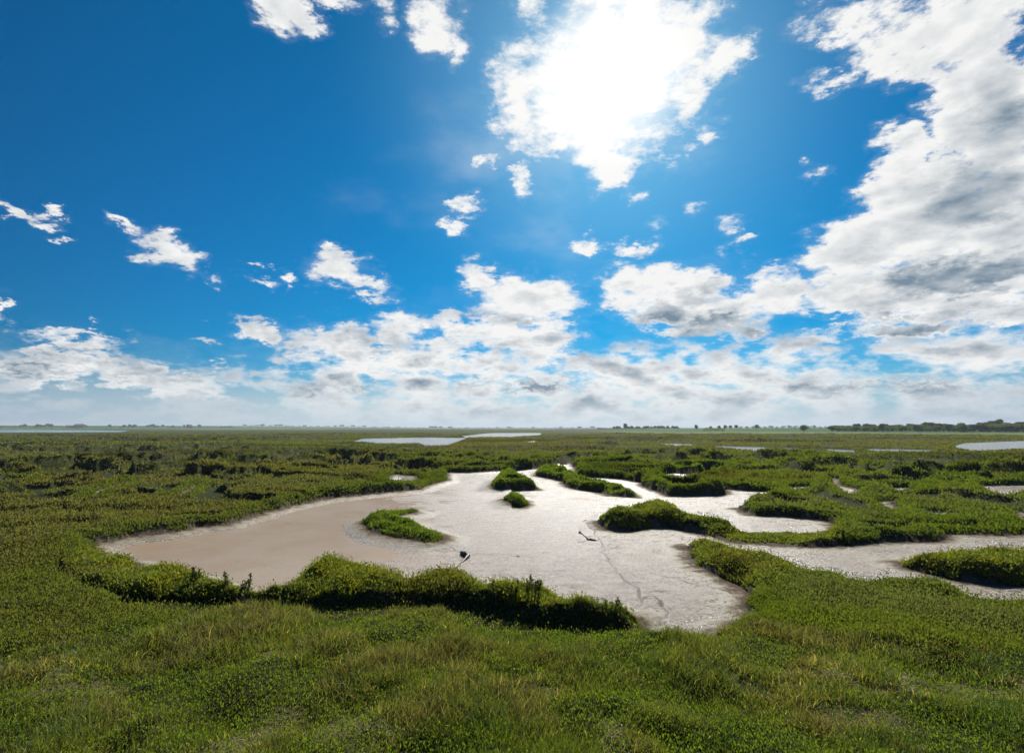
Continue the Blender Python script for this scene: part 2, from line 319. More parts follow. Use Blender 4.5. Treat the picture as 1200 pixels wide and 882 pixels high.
# ------------------------------------------------------------------ the marsh, as surveyed: mud and water outlines
MUD = dict(
 main=[(100,645,0),(127,639,0),(153,633,0),(193,629,0),(220,624,0),(237,620,0),(262,618,0),(300,607,0),(337,596,0),(382,587,0),(435,581,0),(488,576,0),(500,571,0),(524,565,0),(521,560,0),(525,556,0),(560,555,0),(595,553,0),(625,550,0),(635,548,0),(650,544.5,0),(670,544,0),(675,549,0),(678,556,0),(673,561,0),
   (698,560,0),(728,562,0),(752,566,0),(755,570,0),(770,577,0),(785,582,0),(810,582,0),(840,581,0),(853,579,0),(850,574,0),(873,576,0),(910,577,0),(909,580,0),(903,583,.1),(888,587,.2),(870,591,.2),(863,597,0),(876,602,0),(879,605,0),(915,607,0),(940,609,0),(972,612,0),(980,615,0),(977,618,0.21),(960,620,0.21),(942,622,0.21),(921,619,0.21),(876,620,0.21),(852,616,0.21),(837,612,0.21),(808,610,0.21),(799,604,0.21),(795,598,0.28),(785,590,0.31),(772,584,0.35),(757,590,0.31),(748,597,0.31),(730,600,0.31),(710,607,0.21),(700,614,0),(712,622,0),(728,625,0),(745,624,0),(762,620,0),(785,620,0),(800,624,0),(822,628,0),(870,638,0),(922,641,0),(960,643,0),(994,641,0),(1031,638,0),(1092,636,0),(1107,633,0),(1105,628,0),(1135,628,0),(1167,629,0),(1198,629,0),(1280,627,0),
   (1280,640,.4),(1200,641,.4),(1178,640,.4),(1135,642,.4),(1126,645,.4),(1105,646,.35),(1092,650,.3),(1061,655,.2),(1053,662,0),(1060,667,0),(1075,671,0),(1120,682,0),(1150,686,0),(1200,688,0),(1280,690,0),(1280,699,.4),(1200,696,.4),(1150,692,.4),(1128,684,.35),(1100,679,.35),(1061,675,.4),(1035,672,.4),(1007,672,.4),(994,665,.4),(968,662,.4),(950,662,.4),(937,655,.35),(922,651,.35),(900,648,.35),(870,641,.35),(840,634,.35),(816,631,.3),(806,635,.2),(797,643,0),(808,648,0),(820,662,0),(828,671,0),(847,681,0),(873,693,0),(884,700,0),(878,713,.35),(850,721,.4),(841,737,.4),(795,737,.4),(785,739,.4),(755,735,.4),(748,729,0.12),(742,717,0.18),(730,711,0.24),(695,708,0.25),(665,707,0.24),(652,693,0.27),(625,689,0.27),(600,689,0.27),(562,688,0.24),(558,679,0.30),(545,672,0.30),(500,672,0.30),(485,681,0.27),(450,667,0.30),(407,663,0.31),(375,664,0.31),(350,673,0.30),(335,688,0.24),(320,691,0.21),(300,691,0.21),(282,688,0.21),(250,683,0.21),(225,673,0.21),(200,666,0.23),(175,668,0.21),(160,661,0.21),(150,653,0.24),(125,650,.35)],
 m2=[(765,560),(775,556),(795,554),(822,552),(846,553),(850,557),(830,562),(832,565,.1),(800,566,.2),(785,565,.2)],
 p1=[(968,560),(983,562),(987,570),(1009,575),(1003,582,.1),(992,580,.1),(977,571)],
 p2=[(1027,589),(1048,588),(1055,595,.1),(1042,598,.1)],
 p3=[(1083,601),(1113,603),(1122,599),(1120,606,.1),(1092,606,.1)],
 p4=[(1014,543),(1035,544),(1061,547),(1087,548),(1085,552),(1057,551),(1031,548)],
 p5=[(1144,570),(1189,569),(1290,566),(1290,580),(1206,578),(1178,584,.1),(1163,582,.1),(1152,574)],
 p6=[(1187,601),(1200,603),(1270,608),(1270,625),(1200,614,.1),(1192,608)],
 p10=[(922,572),(948,570.5),(954,575),(930,577.5)], p11=[(1098,566),(1135,563.5),(1140,568),(1108,570.5)], p12=[(858,547),(880,545.5),(886,549),(866,550.5)], p13=[(1040,573),(1065,571.5),(1072,577),(1050,579.5)],
 p7=[(889,542.5),(897,543.5),(896,549),(892,547)],
 p8=[(902,558.5),(912,561),(914,563),(905,562)],
 p9=[(776,544.5),(788,546),(787,548.5),(778,547)],
 l1=[(-90,562),(0,562),(32,563),(24,569),(0,572),(-90,574)],
 l2=[(112,577),(132,571),(150,566),(140,573),(120,581),(106,586)],
 
 l4=[(198,585),(210,580),(222,572),(230,570),(224,578),(210,584)],
 l5=[(450,563),(462,558),(486,560),(497,566),(480,569),(455,567)],
 
 w2b=[(613,518),(628,516.5),(627,520),(616,520)],
 w8=[(714,517.5),(725,517.5),(725,519.5),(716,519.5)],
)
POOL = dict(
 w1=[(412,518),(425,514),(445,513.5),(492,512.5),(548,513),(538,517),(522,522,.1),(500,522.5,.1),(492,519.5,.1),(470,520.5,.1),(440,519.5,.1)],
 w2=[(540,511),(573,507.5),(637,507.5),(630,510.5),(593,512.5,.1),(545,512.5)],
 w3=[(1120,522),(1132,519),(1200,516.5),(1330,515),(1330,527),(1200,527,.1),(1145,529,.1),(1125,527)],
 w4=[(837,522.5),(900,524.3),(930,525.3),(940,528),(925,531.5,.1),(900,529,.1),(845,526)],
 w5=[(964,526),(1000,527.5),(1003,531.5,.1),(982,530.5)],
 w6=[(1016,526),(1092,527),(1080,530,.1),(1025,530,.1)],
 w7=[(773,519.5),(812,520.5),(810,523),(776,522)],
 inlet=[(-700,503.9),(-200,503.9),(0,503.8),(100,504.0),(152,504.6),(140,506.2,.15),(60,506.4,.15),(0,506.5,.15),(-700,506.5,.15)],
)
ISLAND = dict(
 hook=[(427,616,0),(440,606,0.10),(460,600,0.13),(475,598,0.13),(483,601,.04),(484,604,0),(462,608,0),(458,611.5,0),(466,615,0),(482,620,.03),(500,623,0.12),(515,629,0.09),(523,635,0.03),(520,639,0),(500,641,0),(470,635,0),(445,630,0),(432,624,0)],
 mound=[(576,575,0),(590,577,0),(610,575.5,0),(630,575,0),(622,569,0.08),(612,565,0.12),(602,557.5,0.18),(594,557.5,0.18),(585,561,0.15),(578,570,0.06)],
 tuft=[(591,589,0),(600,595,0),(610,596.5,0),(619,593,0),(613,586,0.09),(606,582.5,0.13),(598,585,0.09)],
 long=[(627,558,0),(647,562,0),(660,565,0),(663,570,0),(677,574.5,0),(698,577,0),(717,582,0),(743,583.5,0),(740,577,0.10),(725,571,0.13),(698,567,0.13),(680,564,0.13),(671,558,0.13),(665,555,0.15),(656,550,0.15),(638,548,0.15),(629,554,0.08)],
 m2isle=[(792,555,0),(826,556,0),(824,552,0.13),(808,550.5,0.15),(794,551.5,0.13)],
)
# shrubs that can be told apart on the bank (a wider outline than the plant itself; it stands where the ground is not mud)
SHRUB = dict(
 peak=[(690,618,0),(712,627,0),(745,628,0),(785,624,0),(826,631,0),(842,612,.4),(808,606,.4),(798,594,.3),(772,578,.4),(745,592,.4),(700,600,.3)],
 strip=[(826,632,0),(870,643,0),(925,646,0),(985,640,0),(987,612,.2),(935,613,.2),(876,614,.2),(842,612,.4)],
 corner=[(1048,661,0),(1075,674,0),(1120,685,0),(1150,689,0),(1200,691,0),(1290,693,0),(1290,636,.4),(1200,637,.4),(1126,641,.4),(1090,647,.3),(1060,652,.2)],
 rightbank=[(793,646,0),(814,627,.4),(850,631,.4),(905,648,.4),(925,660,.4),(915,690,.3),(889,704,.1),(873,698,0),(845,686,0),(820,668,0)],
 dome=[(330,706,.2),(365,712,.1),(400,713,.1),(445,709,.1),(485,708,.1),(487,676,.45),(450,660,.5),(407,655,.5),(375,656,.5),(346,666,.5),(328,686,.4)],
 rounded=[(485,708,.1),(520,712,.1),(560,712,.1),(565,686,.4),(562,674,.5),(545,666,.5),(500,666,.5),(487,676,.45)],
 fringe=[(560,712,.1),(600,722,.1),(640,729,.1),(700,731,.1),(758,733,.1),(744,710,.35),(730,704,.4),(665,700,.4),(652,687,.45),(600,683,.45),(565,686,.4)],
 leftrow=[(78,690,.1),(120,702,.1),(160,706,.1),(205,708,.1),(255,708,.1),(300,704,.1),(325,704,.1),(330,688,.4),(300,686,.4),(250,678,.4),(225,668,.4),(160,655,.4),(150,646,.4),(100,642,.4),(75,660,.35)],
)
GULLY = [  # the low shaded ditch between the bank shrubs and the near grass (front line = lip of the grass)
 (55,668,.2),(90,690,.35),(125,692,.48),(150,700,.52),(200,703,.52),(245,708,.52),(300,703,.54),(342,703,.54),(367,711,.54),(400,712,.54),(420,707,.54),(475,708,.54),(512,708,.54),(545,720,.54),(595,725,.54),(630,731,.54),(707,734,.54),(750,737,.54),
 (752,736,.1),(700,731,.1),(650,727,.1),(600,719,.1),(560,711,.1),(500,707,.1),(440,707,.1),(395,710,.1),(350,706,.1),(300,701,.1),(240,701,.1),(160,698,.1),(110,688,.1),(70,670,.1)]
RILLS = [[(681,611),(690,618),(703,630),(707,640),(706,648),(716,658),(719,663),(728,675),(745,690),(748,700),(748,708)],[(748,706),(765,700),(772,708),(781,720),(776,728),(770,736)],[(700,632),(715,633),(735,634),(752,633)],[(512,647),(530,645),(553,648),(572,651),(600,650),(616,652)],[(785,588),(805,590),(830,589),(855,587)],[(600,653),(640,654),(660,652)],[(748,668),(790,680),(825,690),(860,700)]]
MUDP = {k: poly(v) for k, v in MUD.items()}; POOLP = {k: poly(v) for k, v in POOL.items()}
ISLP = {k: poly(v) for k, v in ISLAND.items()}; SHRP = {k: poly(v) for k, v in SHRUB.items()}
GUL = poly(GULLY); RIL = [poly(r_) for r_ in RILLS]

# ------------------------------------------------------------------ ground sheet: rings of vertices widening to the horizon
def frange(a, b, k):
    n = max(1, int(math.log(b/a)/math.log(1+k))); return list(a*(b/a)**(np.arange(n)/n))
rad = np.array(frange(2.0, 6, .010)+frange(6, 45, .0065)+frange(45, 200, .014)+frange(200, 1500, .03)+frange(1500, 7000, .06)+[7000.])
th = np.concatenate([np.linspace(-180, -60, 41)[:-1], np.linspace(-60, -50, 41)[:-1], np.linspace(-50, 50, 901)[:-1], np.linspace(50, 60, 41)[:-1], np.linspace(60, 180, 41)[:-1]])
NT_, NR = len(th), len(rad)
TH, RD = np.meshgrid(R(1)*th, rad); X = RD*np.sin(TH); Y = RD*np.cos(TH)

# wobble the outlines so that no bank is a straight cut
wx = (fbm(X, Y, .9, 3, 5)-.5)*.34+(fbm(X, Y, .22, 3, 6)-.5)*.16*(RD < 12.5); wy = (fbm(X, Y, .9, 3, 9)-.5)*.34+(fbm(X, Y, .22, 3, 10)-.5)*.16*(RD < 12.5)
near = RD < 60
wfac = np.where(RD < 60, 1.0, 0.3)
Xw, Yw = X+wx*wfac, Y+wy*wfac
sd = np.full(X.shape, 50.0)                # + on grown ground, - on mud
def apply_poly(P, sd, sign):
    m = 8.0 if np.abs(P).max() < 120 else 60.0
    bx = (Xw > P[:,0].min()-m) & (Xw < P[:,0].max()+m) & (Yw > P[:,1].min()-m) & (Yw < P[:,1].max()+m)
    x, y = Xw[bx], Yw[bx]; d = segdist(P, x, y); ins = inside(P, x, y)
    v = np.where(ins, -d, d)
    if sign > 0: sd[bx] = np.minimum(sd[bx], v)          # mud: union
    else: sd[bx] = np.maximum(sd[bx], -v)                # island: carve out of the mud
    return sd
for P_ in MUDP.values(): sd = apply_poly(P_, sd, 1)
pool = np.full(X.shape, 50.0)
for P_ in POOLP.values(): pool = apply_poly(P_, pool, 1)
sd = np.minimum(sd, pool)
for P_ in ISLP.values(): sd = apply_poly(P_, sd, -1)
gd = np.full(X.shape, 50.0); gd = apply_poly(GUL, gd, 1)

top = .37 + .16*(fbm(X, Y, 5.0, 4, 21)-.5)
top = top + sstep(RD, 15, 40)*.12*(fbm(X, Y*1.6, 16, 4, 23)-.5)*2*(1-sstep(RD, 120, 400))
hum = fbm(X, Y, 1.0, 3, 31)-.5
top = top + hum*(.22*sstep(RD, 8.5, 12))
top = top + (fbm(X, Y, .5, 2, 35)-.5)*.10 + (fbm(X, Y, 1.1, 3, 37)-.5)*.34*(1-sstep(RD, 9, 12))
for k, amt in dict(dome=.13, rounded=.12, fringe=.0, rightbank=.06, leftrow=-.05, corner=.08, peak=.10, strip=-.26).items():
    P_ = SHRP[k]; ins = inside(P_, X, Y); d_ = segdist(P_, X, Y); top = top + np.where(ins, amt*sstep(d_, 0, .45)+.26*(fbm(X, Y, .62, 3, 88)-.5)*(k not in ('strip',)), 0)
STRIP_IN = inside(SHRP['strip'], X, Y); SB = np.where(STRIP_IN, sstep(segdist(SHRP['strip'], X, Y), 0, .7), 0)
for k, amt in dict(mound=.06, tuft=-.10, hook=-.24, long=-.16, m2isle=-.18).items():
    P_ = ISLP[k]; ins = inside(P_, X, Y); top = top + np.where(ins, amt*sstep(segdist(P_, X, Y), 0, .9), 0)
# the toe of the sea wall the view is taken from
top = np.where(RD < 9, top + .05*sstep(RD, 9, 4), top)
hb_ = 1-(1-np.clip((sd+.04)/.50, 0, 1))**2.0
hb_ = np.where(RD > 60, sstep(sd, 0, 1.5), hb_)
# creeks: steep-sided, winding, all over the marsh beyond the pool
def creek(sx, sy, seed, wid):
    n = fbm(X+3*(fbm(X, Y, 7, 3, seed+50)-.5), Y+3*(fbm(X, Y, 7, 3, seed+60)-.5), 1.0, 1, 0)*0 + fbm(X/sx, Y/sy, 1.0, 3, seed)
    return 1-sstep(np.abs(n-.5), wid*.55, wid*.85)
bxx = sstep(RD, 16, 24)*(1-sstep(RD, 250, 420))
left = sstep(-X/RD, -.05, .35)
pads = sstep(fbm(X/5.5+.35*(wx+wy), Y/2.7, 1.0, 4, 131), .465, .485)*(1-sstep(RD, 55, 75)) + sstep(fbm(X/26, Y/9.0, 1.0, 4, 137), .462, .475)*sstep(RD, 55, 75)
pads = 1-(1-pads)*sstep(sd, .25, 1.2)*sstep(RD, 14.5, 19)*(1-sstep(RD, 260, 420))
psd = np.full(X.shape, 50.0)
for k_, P_ in MUDP.items():
    if k_ not in ('main', 'm2'): psd = apply_poly(P_, psd, 1)
pads2 = sstep(fbm(X/3.4, Y/2.0, 1.0, 3, 141), .47, .53)*(1-sstep(RD, 50, 90))*sstep(RD, 14, 18)
top = top*(.16+.84*pads) + .13*(pads2-.3)*(RD > 14)*(1-sstep(RD, 50, 90))
top = np.where(RD > 14, .04+(top-.04)*(1+1.25*sstep(RD, 19, 50)*sstep(pool, 4, 40)-.45*(1-sstep(pool, 2, 30))*(RD > 60)), top)
top = np.where(RD > 18, top*(.42+.58*sstep(psd, .3, 4.0)), top)
top = np.maximum(top, .06)
cr = np.maximum(creek(20, 5.5, 71, .065)*sstep(RD, 30, 45), creek(8, 4, 77, .065)*(.30+.7*left)*(1-sstep(RD, 50, 90)))
cr = np.maximum(cr, creek(60, 20, 83, .055)*sstep(RD, 60, 90))
cr = cr*bxx*sstep(sd, .3, 1.5)
# the deeper gutters that can be picked out one by one
GUTTERS = [[(-40,532),(0,533),(60,535),(115,536),(140,533)],[(78,528.5),(125,529.5)],[(88,556),(130,553),(148,558)],[(-30,553),(0,553),(50,550),(88,556)],[(150,542),(180,540),(206,542)],[(155,556),(195,555),(220,552)],[(226,528),(270,523.5)],[(248,570),(290,566),(335,565)],[(300,538),(330,535),(362,539)],[(345,546),(385,538),(430,538),(455,540)],[(200,571),(232,577),(240,588)],
 [(0,590),(60,588),(80,592)],[(480,531),(505,534),(545,533)],[(575,529),(610,533),(650,531)],[(640,527),(690,527)],[(655,541),(705,537),(760,538),(812,543)],[(715,530),(765,535)],[(860,537),(905,540)],[(1010,541),(1055,543),(1105,538)],[(930,557),(990,560),(1030,562)],[(1060,563),(1130,561),(1165,566)],[(1085,577),(1140,584),(1190,592)],[(935,572),(985,590),(1020,600)],[(1020,552),(1075,556)],[(905,548),(950,552)]]
gut = np.zeros(X.shape)
for G_ in GUTTERS:
    P_ = np.array([ground(a_, b_, .15) for a_, b_ in G_]); m_ = 8
    bx = (X > P_[:,0].min()-m_) & (X < P_[:,0].max()+m_) & (Y > P_[:,1].min()-m_) & (Y < P_[:,1].max()+m_)
    x_, y_ = X[bx], Y[bx]; rr_ = RD[bx]; wv = np.clip(rr_*.042, .5, 3.4)
    d_ = segdist(P_, x_+(fbm(x_, y_, 2.2, 3, 171)-.5)*wv*1.6, y_+(fbm(x_, y_, 2.2, 3, 173)-.5)*wv*1.6, False)
    gut[bx] = np.maximum(gut[bx], 1-sstep(d_, wv*.65, wv*.95))
cr = np.maximum(cr, gut*sstep(sd, .1, .8))
# a gentle swell of the marsh level, where banks catch the light
top = top*(1-SB)+np.minimum(top, .10+.10*(fbm(X, Y, .5, 3, 99)-.3))*SB
hz_ = top*hb_
hz_ = hz_*(1-.92*cr)
gin = sstep(-gd, 0.0, .28)
hz_ = np.where(gd < 0, hz_*(1-gin)+(.10+.06*(hum+.5))*gin, hz_)
# mud floor
mudz = .012 + .05*(fbm(X, Y*1.8, 2.6, 5, 41, .55)-.5) + .012*(fbm(X, Y, .22, 3, 44)-.5)
leftwet = sstep(-(X+1.0)/np.maximum(Y, 1), .02, .32)*(Y < 30)
leftwide = sstep(-(X+.2)/np.maximum(Y, 1)+.06*(fbm(X, Y, 1.5, 4, 55)-.5), -.10, .30)*(Y < 34)
mudz = mudz - .035*leftwet + .03*sstep(sd, -.9, -.1) + .10*sstep(sd, -1.0, -.05)*(Y > 11)*(X < 0)*(RD < 40)
mudz = mudz + .022*sstep(X/np.maximum(Y, 1), -.12, .05)*(Y < 20)
mudz = np.where(pool < 0, -.06, mudz)
rill = np.zeros(X.shape)
for P_ in RIL:
    bx = (np.abs(X) < 8) & (Y > 5) & (Y < 26)
    xx = X[bx]+(fbm(X[bx], Y[bx], .45, 4, 91, .6)-.5)*.32; yy = Y[bx]+(fbm(X[bx], Y[bx], .45, 4, 92, .6)-.5)*.32
    d_ = segdist(P_, xx, yy, False); rill[bx] = np.maximum(rill[bx], (1-sstep(d_, .008, .06))*(.65+.8*fbm(X[bx], Y[bx], .7, 2, 95)))
Z = np.where(sd < 0, mudz - .012*rill, np.maximum(hz_, 0)+mudz*(1-sstep(sd, 0, .1)))
Z = np.where((sd > 0), np.maximum(Z, .02), Z)
# far country: a low rise of farmland on the left, a gentler one on the right
ang = np.degrees(TH)
rise_l = sstep(RD, 900, 2600)*11*(1-sstep(ang, -30, -4))*(ang > -120)
rise_r = sstep(RD, 330, 700)*2.6*sstep(ang, 4, 30)
rise_c = sstep(RD, 2500, 6000)*3.0
Z = np.where(pool < 0, Z, np.where(RD > 250, .28+rise_l+rise_r+rise_c, Z))
field = np.maximum(sstep(RD, 800, 950)*(ang < 5), sstep(RD, 255, 300)*sstep(ang, 7, 14)); field = np.maximum(field, sstep(RD, 1500, 2500))
field = field*(pool > 0)
veg = sstep(sd+(fbm(X, Y, .35, 3, 58)-.55)*.5*(RD < 30), -.05, .05)
veg = np.where(gd < 0, veg, veg)
straw = sstep(fbm(X, Y, 1.1, 4, 61), .60, .70)*sstep(-RD, -7.0, -5.4)*.9
for (px_, py_, r_) in [(925,776,.34),(965,786,.42),(1050,778,.30),(1085,800,.40),(1150,795,.40),(880,795,.40),(1190,790,.35),(1010,800,.3),(60,790,.30),(105,800,.35),(400,850,.4),(1000,830,.5),(640,812,.25),(930,700,.15),(320,768,.12)]:
    g_ = ground(px_, py_, .45); d_ = np.hypot((X-g_[0])*.6, Y-g_[1])+.75*(fbm(X, Y, .35, 4, 63, .65)-.5); straw = np.maximum(straw, .85*(1-sstep(d_, r_*.1, r_*.9)))
straw = straw*(veg > .5)*.6

def link(o, parent=None):
    COL.objects.link(o)
    if parent is not None: o.parent = parent
    return o
def tag(o, label=None, cat=None, group=None, kind=None):
    if label: o['label'] = label
    if cat: o['category'] = cat
    if group: o['group'] = group
    if kind: o['kind'] = kind
    return o
def mesh_np(name, verts, faces_flat, loop_starts, material, attrs=None, smooth=False, parent=None, link_it=True):
    me = bpy.data.meshes.new(name); me.vertices.add(len(verts)); me.vertices.foreach_set('co', np.asarray(verts, np.float32).ravel())
    me.loops.add(len(faces_flat)); me.loops.foreach_set('vertex_index', np.asarray(faces_flat, np.int32))
    me.polygons.add(len(loop_starts)); me.polygons.foreach_set('loop_start', np.asarray(loop_starts, np.int32))
    if smooth: me.polygons.foreach_set('use_smooth', np.ones(len(loop_starts), bool))
    for k, (typ, arr) in (attrs or {}).items():
        a = me.attributes.new(k, typ, 'POINT'); a.data.foreach_set('color' if typ == 'FLOAT_COLOR' else 'value', np.asarray(arr, np.float32).ravel())
    me.materials.append(material); me.update(calc_edges=True); me.validate()
    o = bpy.data.objects.new(name, me)
    return link(o, parent) if link_it else o

idx = np.arange(NT_*NR).reshape(NR, NT_)
nxt = np.roll(idx, -1, axis=1)
q = np.stack([idx[:-1], nxt[:-1], nxt[1:], idx[1:]], -1).reshape(-1, 4)[:, ::-1]
V = np.stack([X, Y, Z], -1).reshape(-1, 3)
V = np.vstack([V, [[0, 0, .42]]]); ci = len(V)-1
tri = np.stack([np.full(NT_, ci), nxt[0], idx[0]], -1)
flat = np.concatenate([q.ravel(), tri.ravel()]); starts = np.concatenate([np.arange(len(q))*4, len(q)*4+np.arange(len(tri))*3])
ap = lambda a, v0=0.: np.append(a.ravel(), v0)
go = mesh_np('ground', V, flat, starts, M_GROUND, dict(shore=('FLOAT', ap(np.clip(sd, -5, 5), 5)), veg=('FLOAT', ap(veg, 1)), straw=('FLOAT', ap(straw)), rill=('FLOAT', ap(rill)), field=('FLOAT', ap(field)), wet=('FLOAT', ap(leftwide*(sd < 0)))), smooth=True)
tag(go, kind='structure')
wm = bpy.data.meshes.new('water'); rr = 1500
wm.from_pydata([(-rr, 3, 0), (rr, 3, 0), (rr, rr, 0), (-rr, rr, 0)], [], [(0, 1, 2, 3)]); wm.materials.append(M_WATER)
wo_ = link(bpy.data.objects.new('water', wm)); tag(wo_, kind='structure')

# ------------------------------------------------------------------ plants: thousands of real blades and leaves
iC = (th[:-1] >= -58) & (th[1:] <= 58)
ci_ = np.where(iC)[0]
def cells(arr): return arr[:-1, :-1][:, iC]
p00 = np.stack([X, Y, Z], -1)
A = p00[:-1, :-1][:, iC]; B = p00[:-1, 1:][:, iC]; C_ = p00[1:, :-1][:, iC]; Dd = p00[1:, 1:][:, iC]
e1 = B-A; e2 = C_-A; nrm = np.cross(e1, e2); area = np.linalg.norm(nrm, axis=-1)+1e-12; nrm = nrm/area[..., None]; nrm[nrm[..., 2] < 0] *= -1
rc = cells(RD); vegc = cells(veg); sdc = cells(sd); gdc = cells(gd); zc_ = cells(Z); xc = cells(X); yc = cells(Y); strawc = cells(straw); angc = cells(ang); crc = cells(cr)
ident = np.zeros(rc.shape, int); KEYS = list(ISLP)+list(SHRP)
for i, k in enumerate(KEYS):
    P_ = ISLP.get(k, SHRP.get(k)); ins = inside(P_, xc, yc)
    if k in ISLP: ins |= (segdist(P_, xc, yc) < .4) & (rc < 60)
    ident[ins & (ident == 0)] = i+1
pal = lambda *c: np.array(c)
OLIVE, BRIGHT, DARKG, STRAW, RUST, LUSH, YEL = pal(.155,.155,.062), pal(.145,.205,.026), pal(.045,.075,.018), pal(.50,.41,.18), pal(.16,.10,.05), pal(.085,.135,.030), pal(.24,.24,.03)

def scatter(mask, n, kind, power, seed):
    """n plants on the cells of mask, denser near the eye; returns base points, normals and cell numbers"""
    g = np.random.default_rng(seed)
    face = sstep(nrm[..., 2], .45, .80) if kind == 'marsh' else np.ones(rc.shape)
    wgt = area*mask*rc**(-power)*np.maximum(face, .06)*(1-.9*crc*(kind == 'marsh')); wf = wgt.ravel(); s_ = wf.sum()
    if s_ <= 0: return None
    c = np.cumsum(wf)/s_; k = np.searchsorted(c, g.random(n)); k = np.minimum(k, len(wf)-1)
    u, v = g.random(n)[:, None], g.random(n)[:, None]
    a, b, cc, d = (q_.reshape(-1, 3)[k] for q_ in (A, B, C_, Dd))
    p = (a*(1-u)+b*u)*(1-v)+(cc*(1-u)+d*u)*v
    return p, nrm.reshape(-1, 3)[k], k, g

def palette(p, k, g, kind):
    x, y = p[:, 0], p[:, 1]; n = len(x); r_ = np.hypot(x, y)
    f1 = fbm(x, y, 1.6, 3, 101)[:, None]; f2 = fbm(x, y, 7, 3, 103)[:, None]; f3 = fbm(x, y, .5, 2, 107)[:, None]
    if kind == 'grass':
        c = OLIVE*(1-sstep(f1, .40, .60))+LUSH*sstep(f1, .40, .60)
        c = c*1.18
        c = c*(1-.6*sstep(f3, .5, .62))+pal(.17,.20,.035)*.6*sstep(f3, .5, .62)
        c = np.where((f3 < .36) & (g.random((n, 1)) < .30), RUST*.9+OLIVE*.25, c)
        dry = (g.random(n) < .035+.92*strawc.ravel()[k])[:, None]; c = np.where(dry, STRAW*(.6+.6*g.random((n, 1))), c)
    elif kind == 'marsh':
        right = sstep(np.degrees(np.arctan2(x, y)), -8, 12)[:, None]*(1-sstep(r_, 45, 90))[:, None]
        c = OLIVE*(1-right)+(BRIGHT*.6+OLIVE*.3)*right
        c = c*(1-.6*sstep(f2, .45, .62))+BRIGHT*.75*.6*sstep(f2, .45, .62)
        c = np.where((g.random((n, 1)) < .05) & (f1 > .5), RUST, c)
        st_ = np.where(r_ > 45, .35, 1.0); f4 = fbm(x*st_, y*1.7, 9, 3, 151)[:, None]; f5 = fbm(x*st_, y*1.7, 14, 3, 157)[:, None]; f6 = fbm(x*.4, y, 11, 3, 163)[:, None]
        c = c*(1-.42*sstep(f6, .50, .58)*(r_ > 30)[:, None])
        c = c*(1-.6*sstep(f4, .52, .64))+pal(.15,.16,.095)*.6*sstep(f4, .52, .64)
        c = c*(1-.3*sstep(f5, .54, .66))+pal(.19,.135,.06)*.3*sstep(f5, .54, .66)
        sdk = sdc.ravel()[k][:, None]
        edge_ = (1-sstep(sdk, .2, 1.2))*(r_ < 70)[:, None]
        c = c*(1-.6*edge_)+BRIGHT*.8*.6*edge_
    else:
        c = BRIGHT*(1-.4*f1)+LUSH*.4*f1
        if kind == 'bank':
            c = c*.50+OLIVE*.62
            c = np.where((f3 > .60) & (g.random((n, 1)) < .5), YEL, c)
            c = np.where((f1 > .6) & (g.random((n, 1)) < .25), RUST, c)
    c = c*((.82+.36*g.random((n, 1))) if kind == 'marsh' else (.65+.7*g.random((n, 1))))
    return np.clip(c, 0, 1)

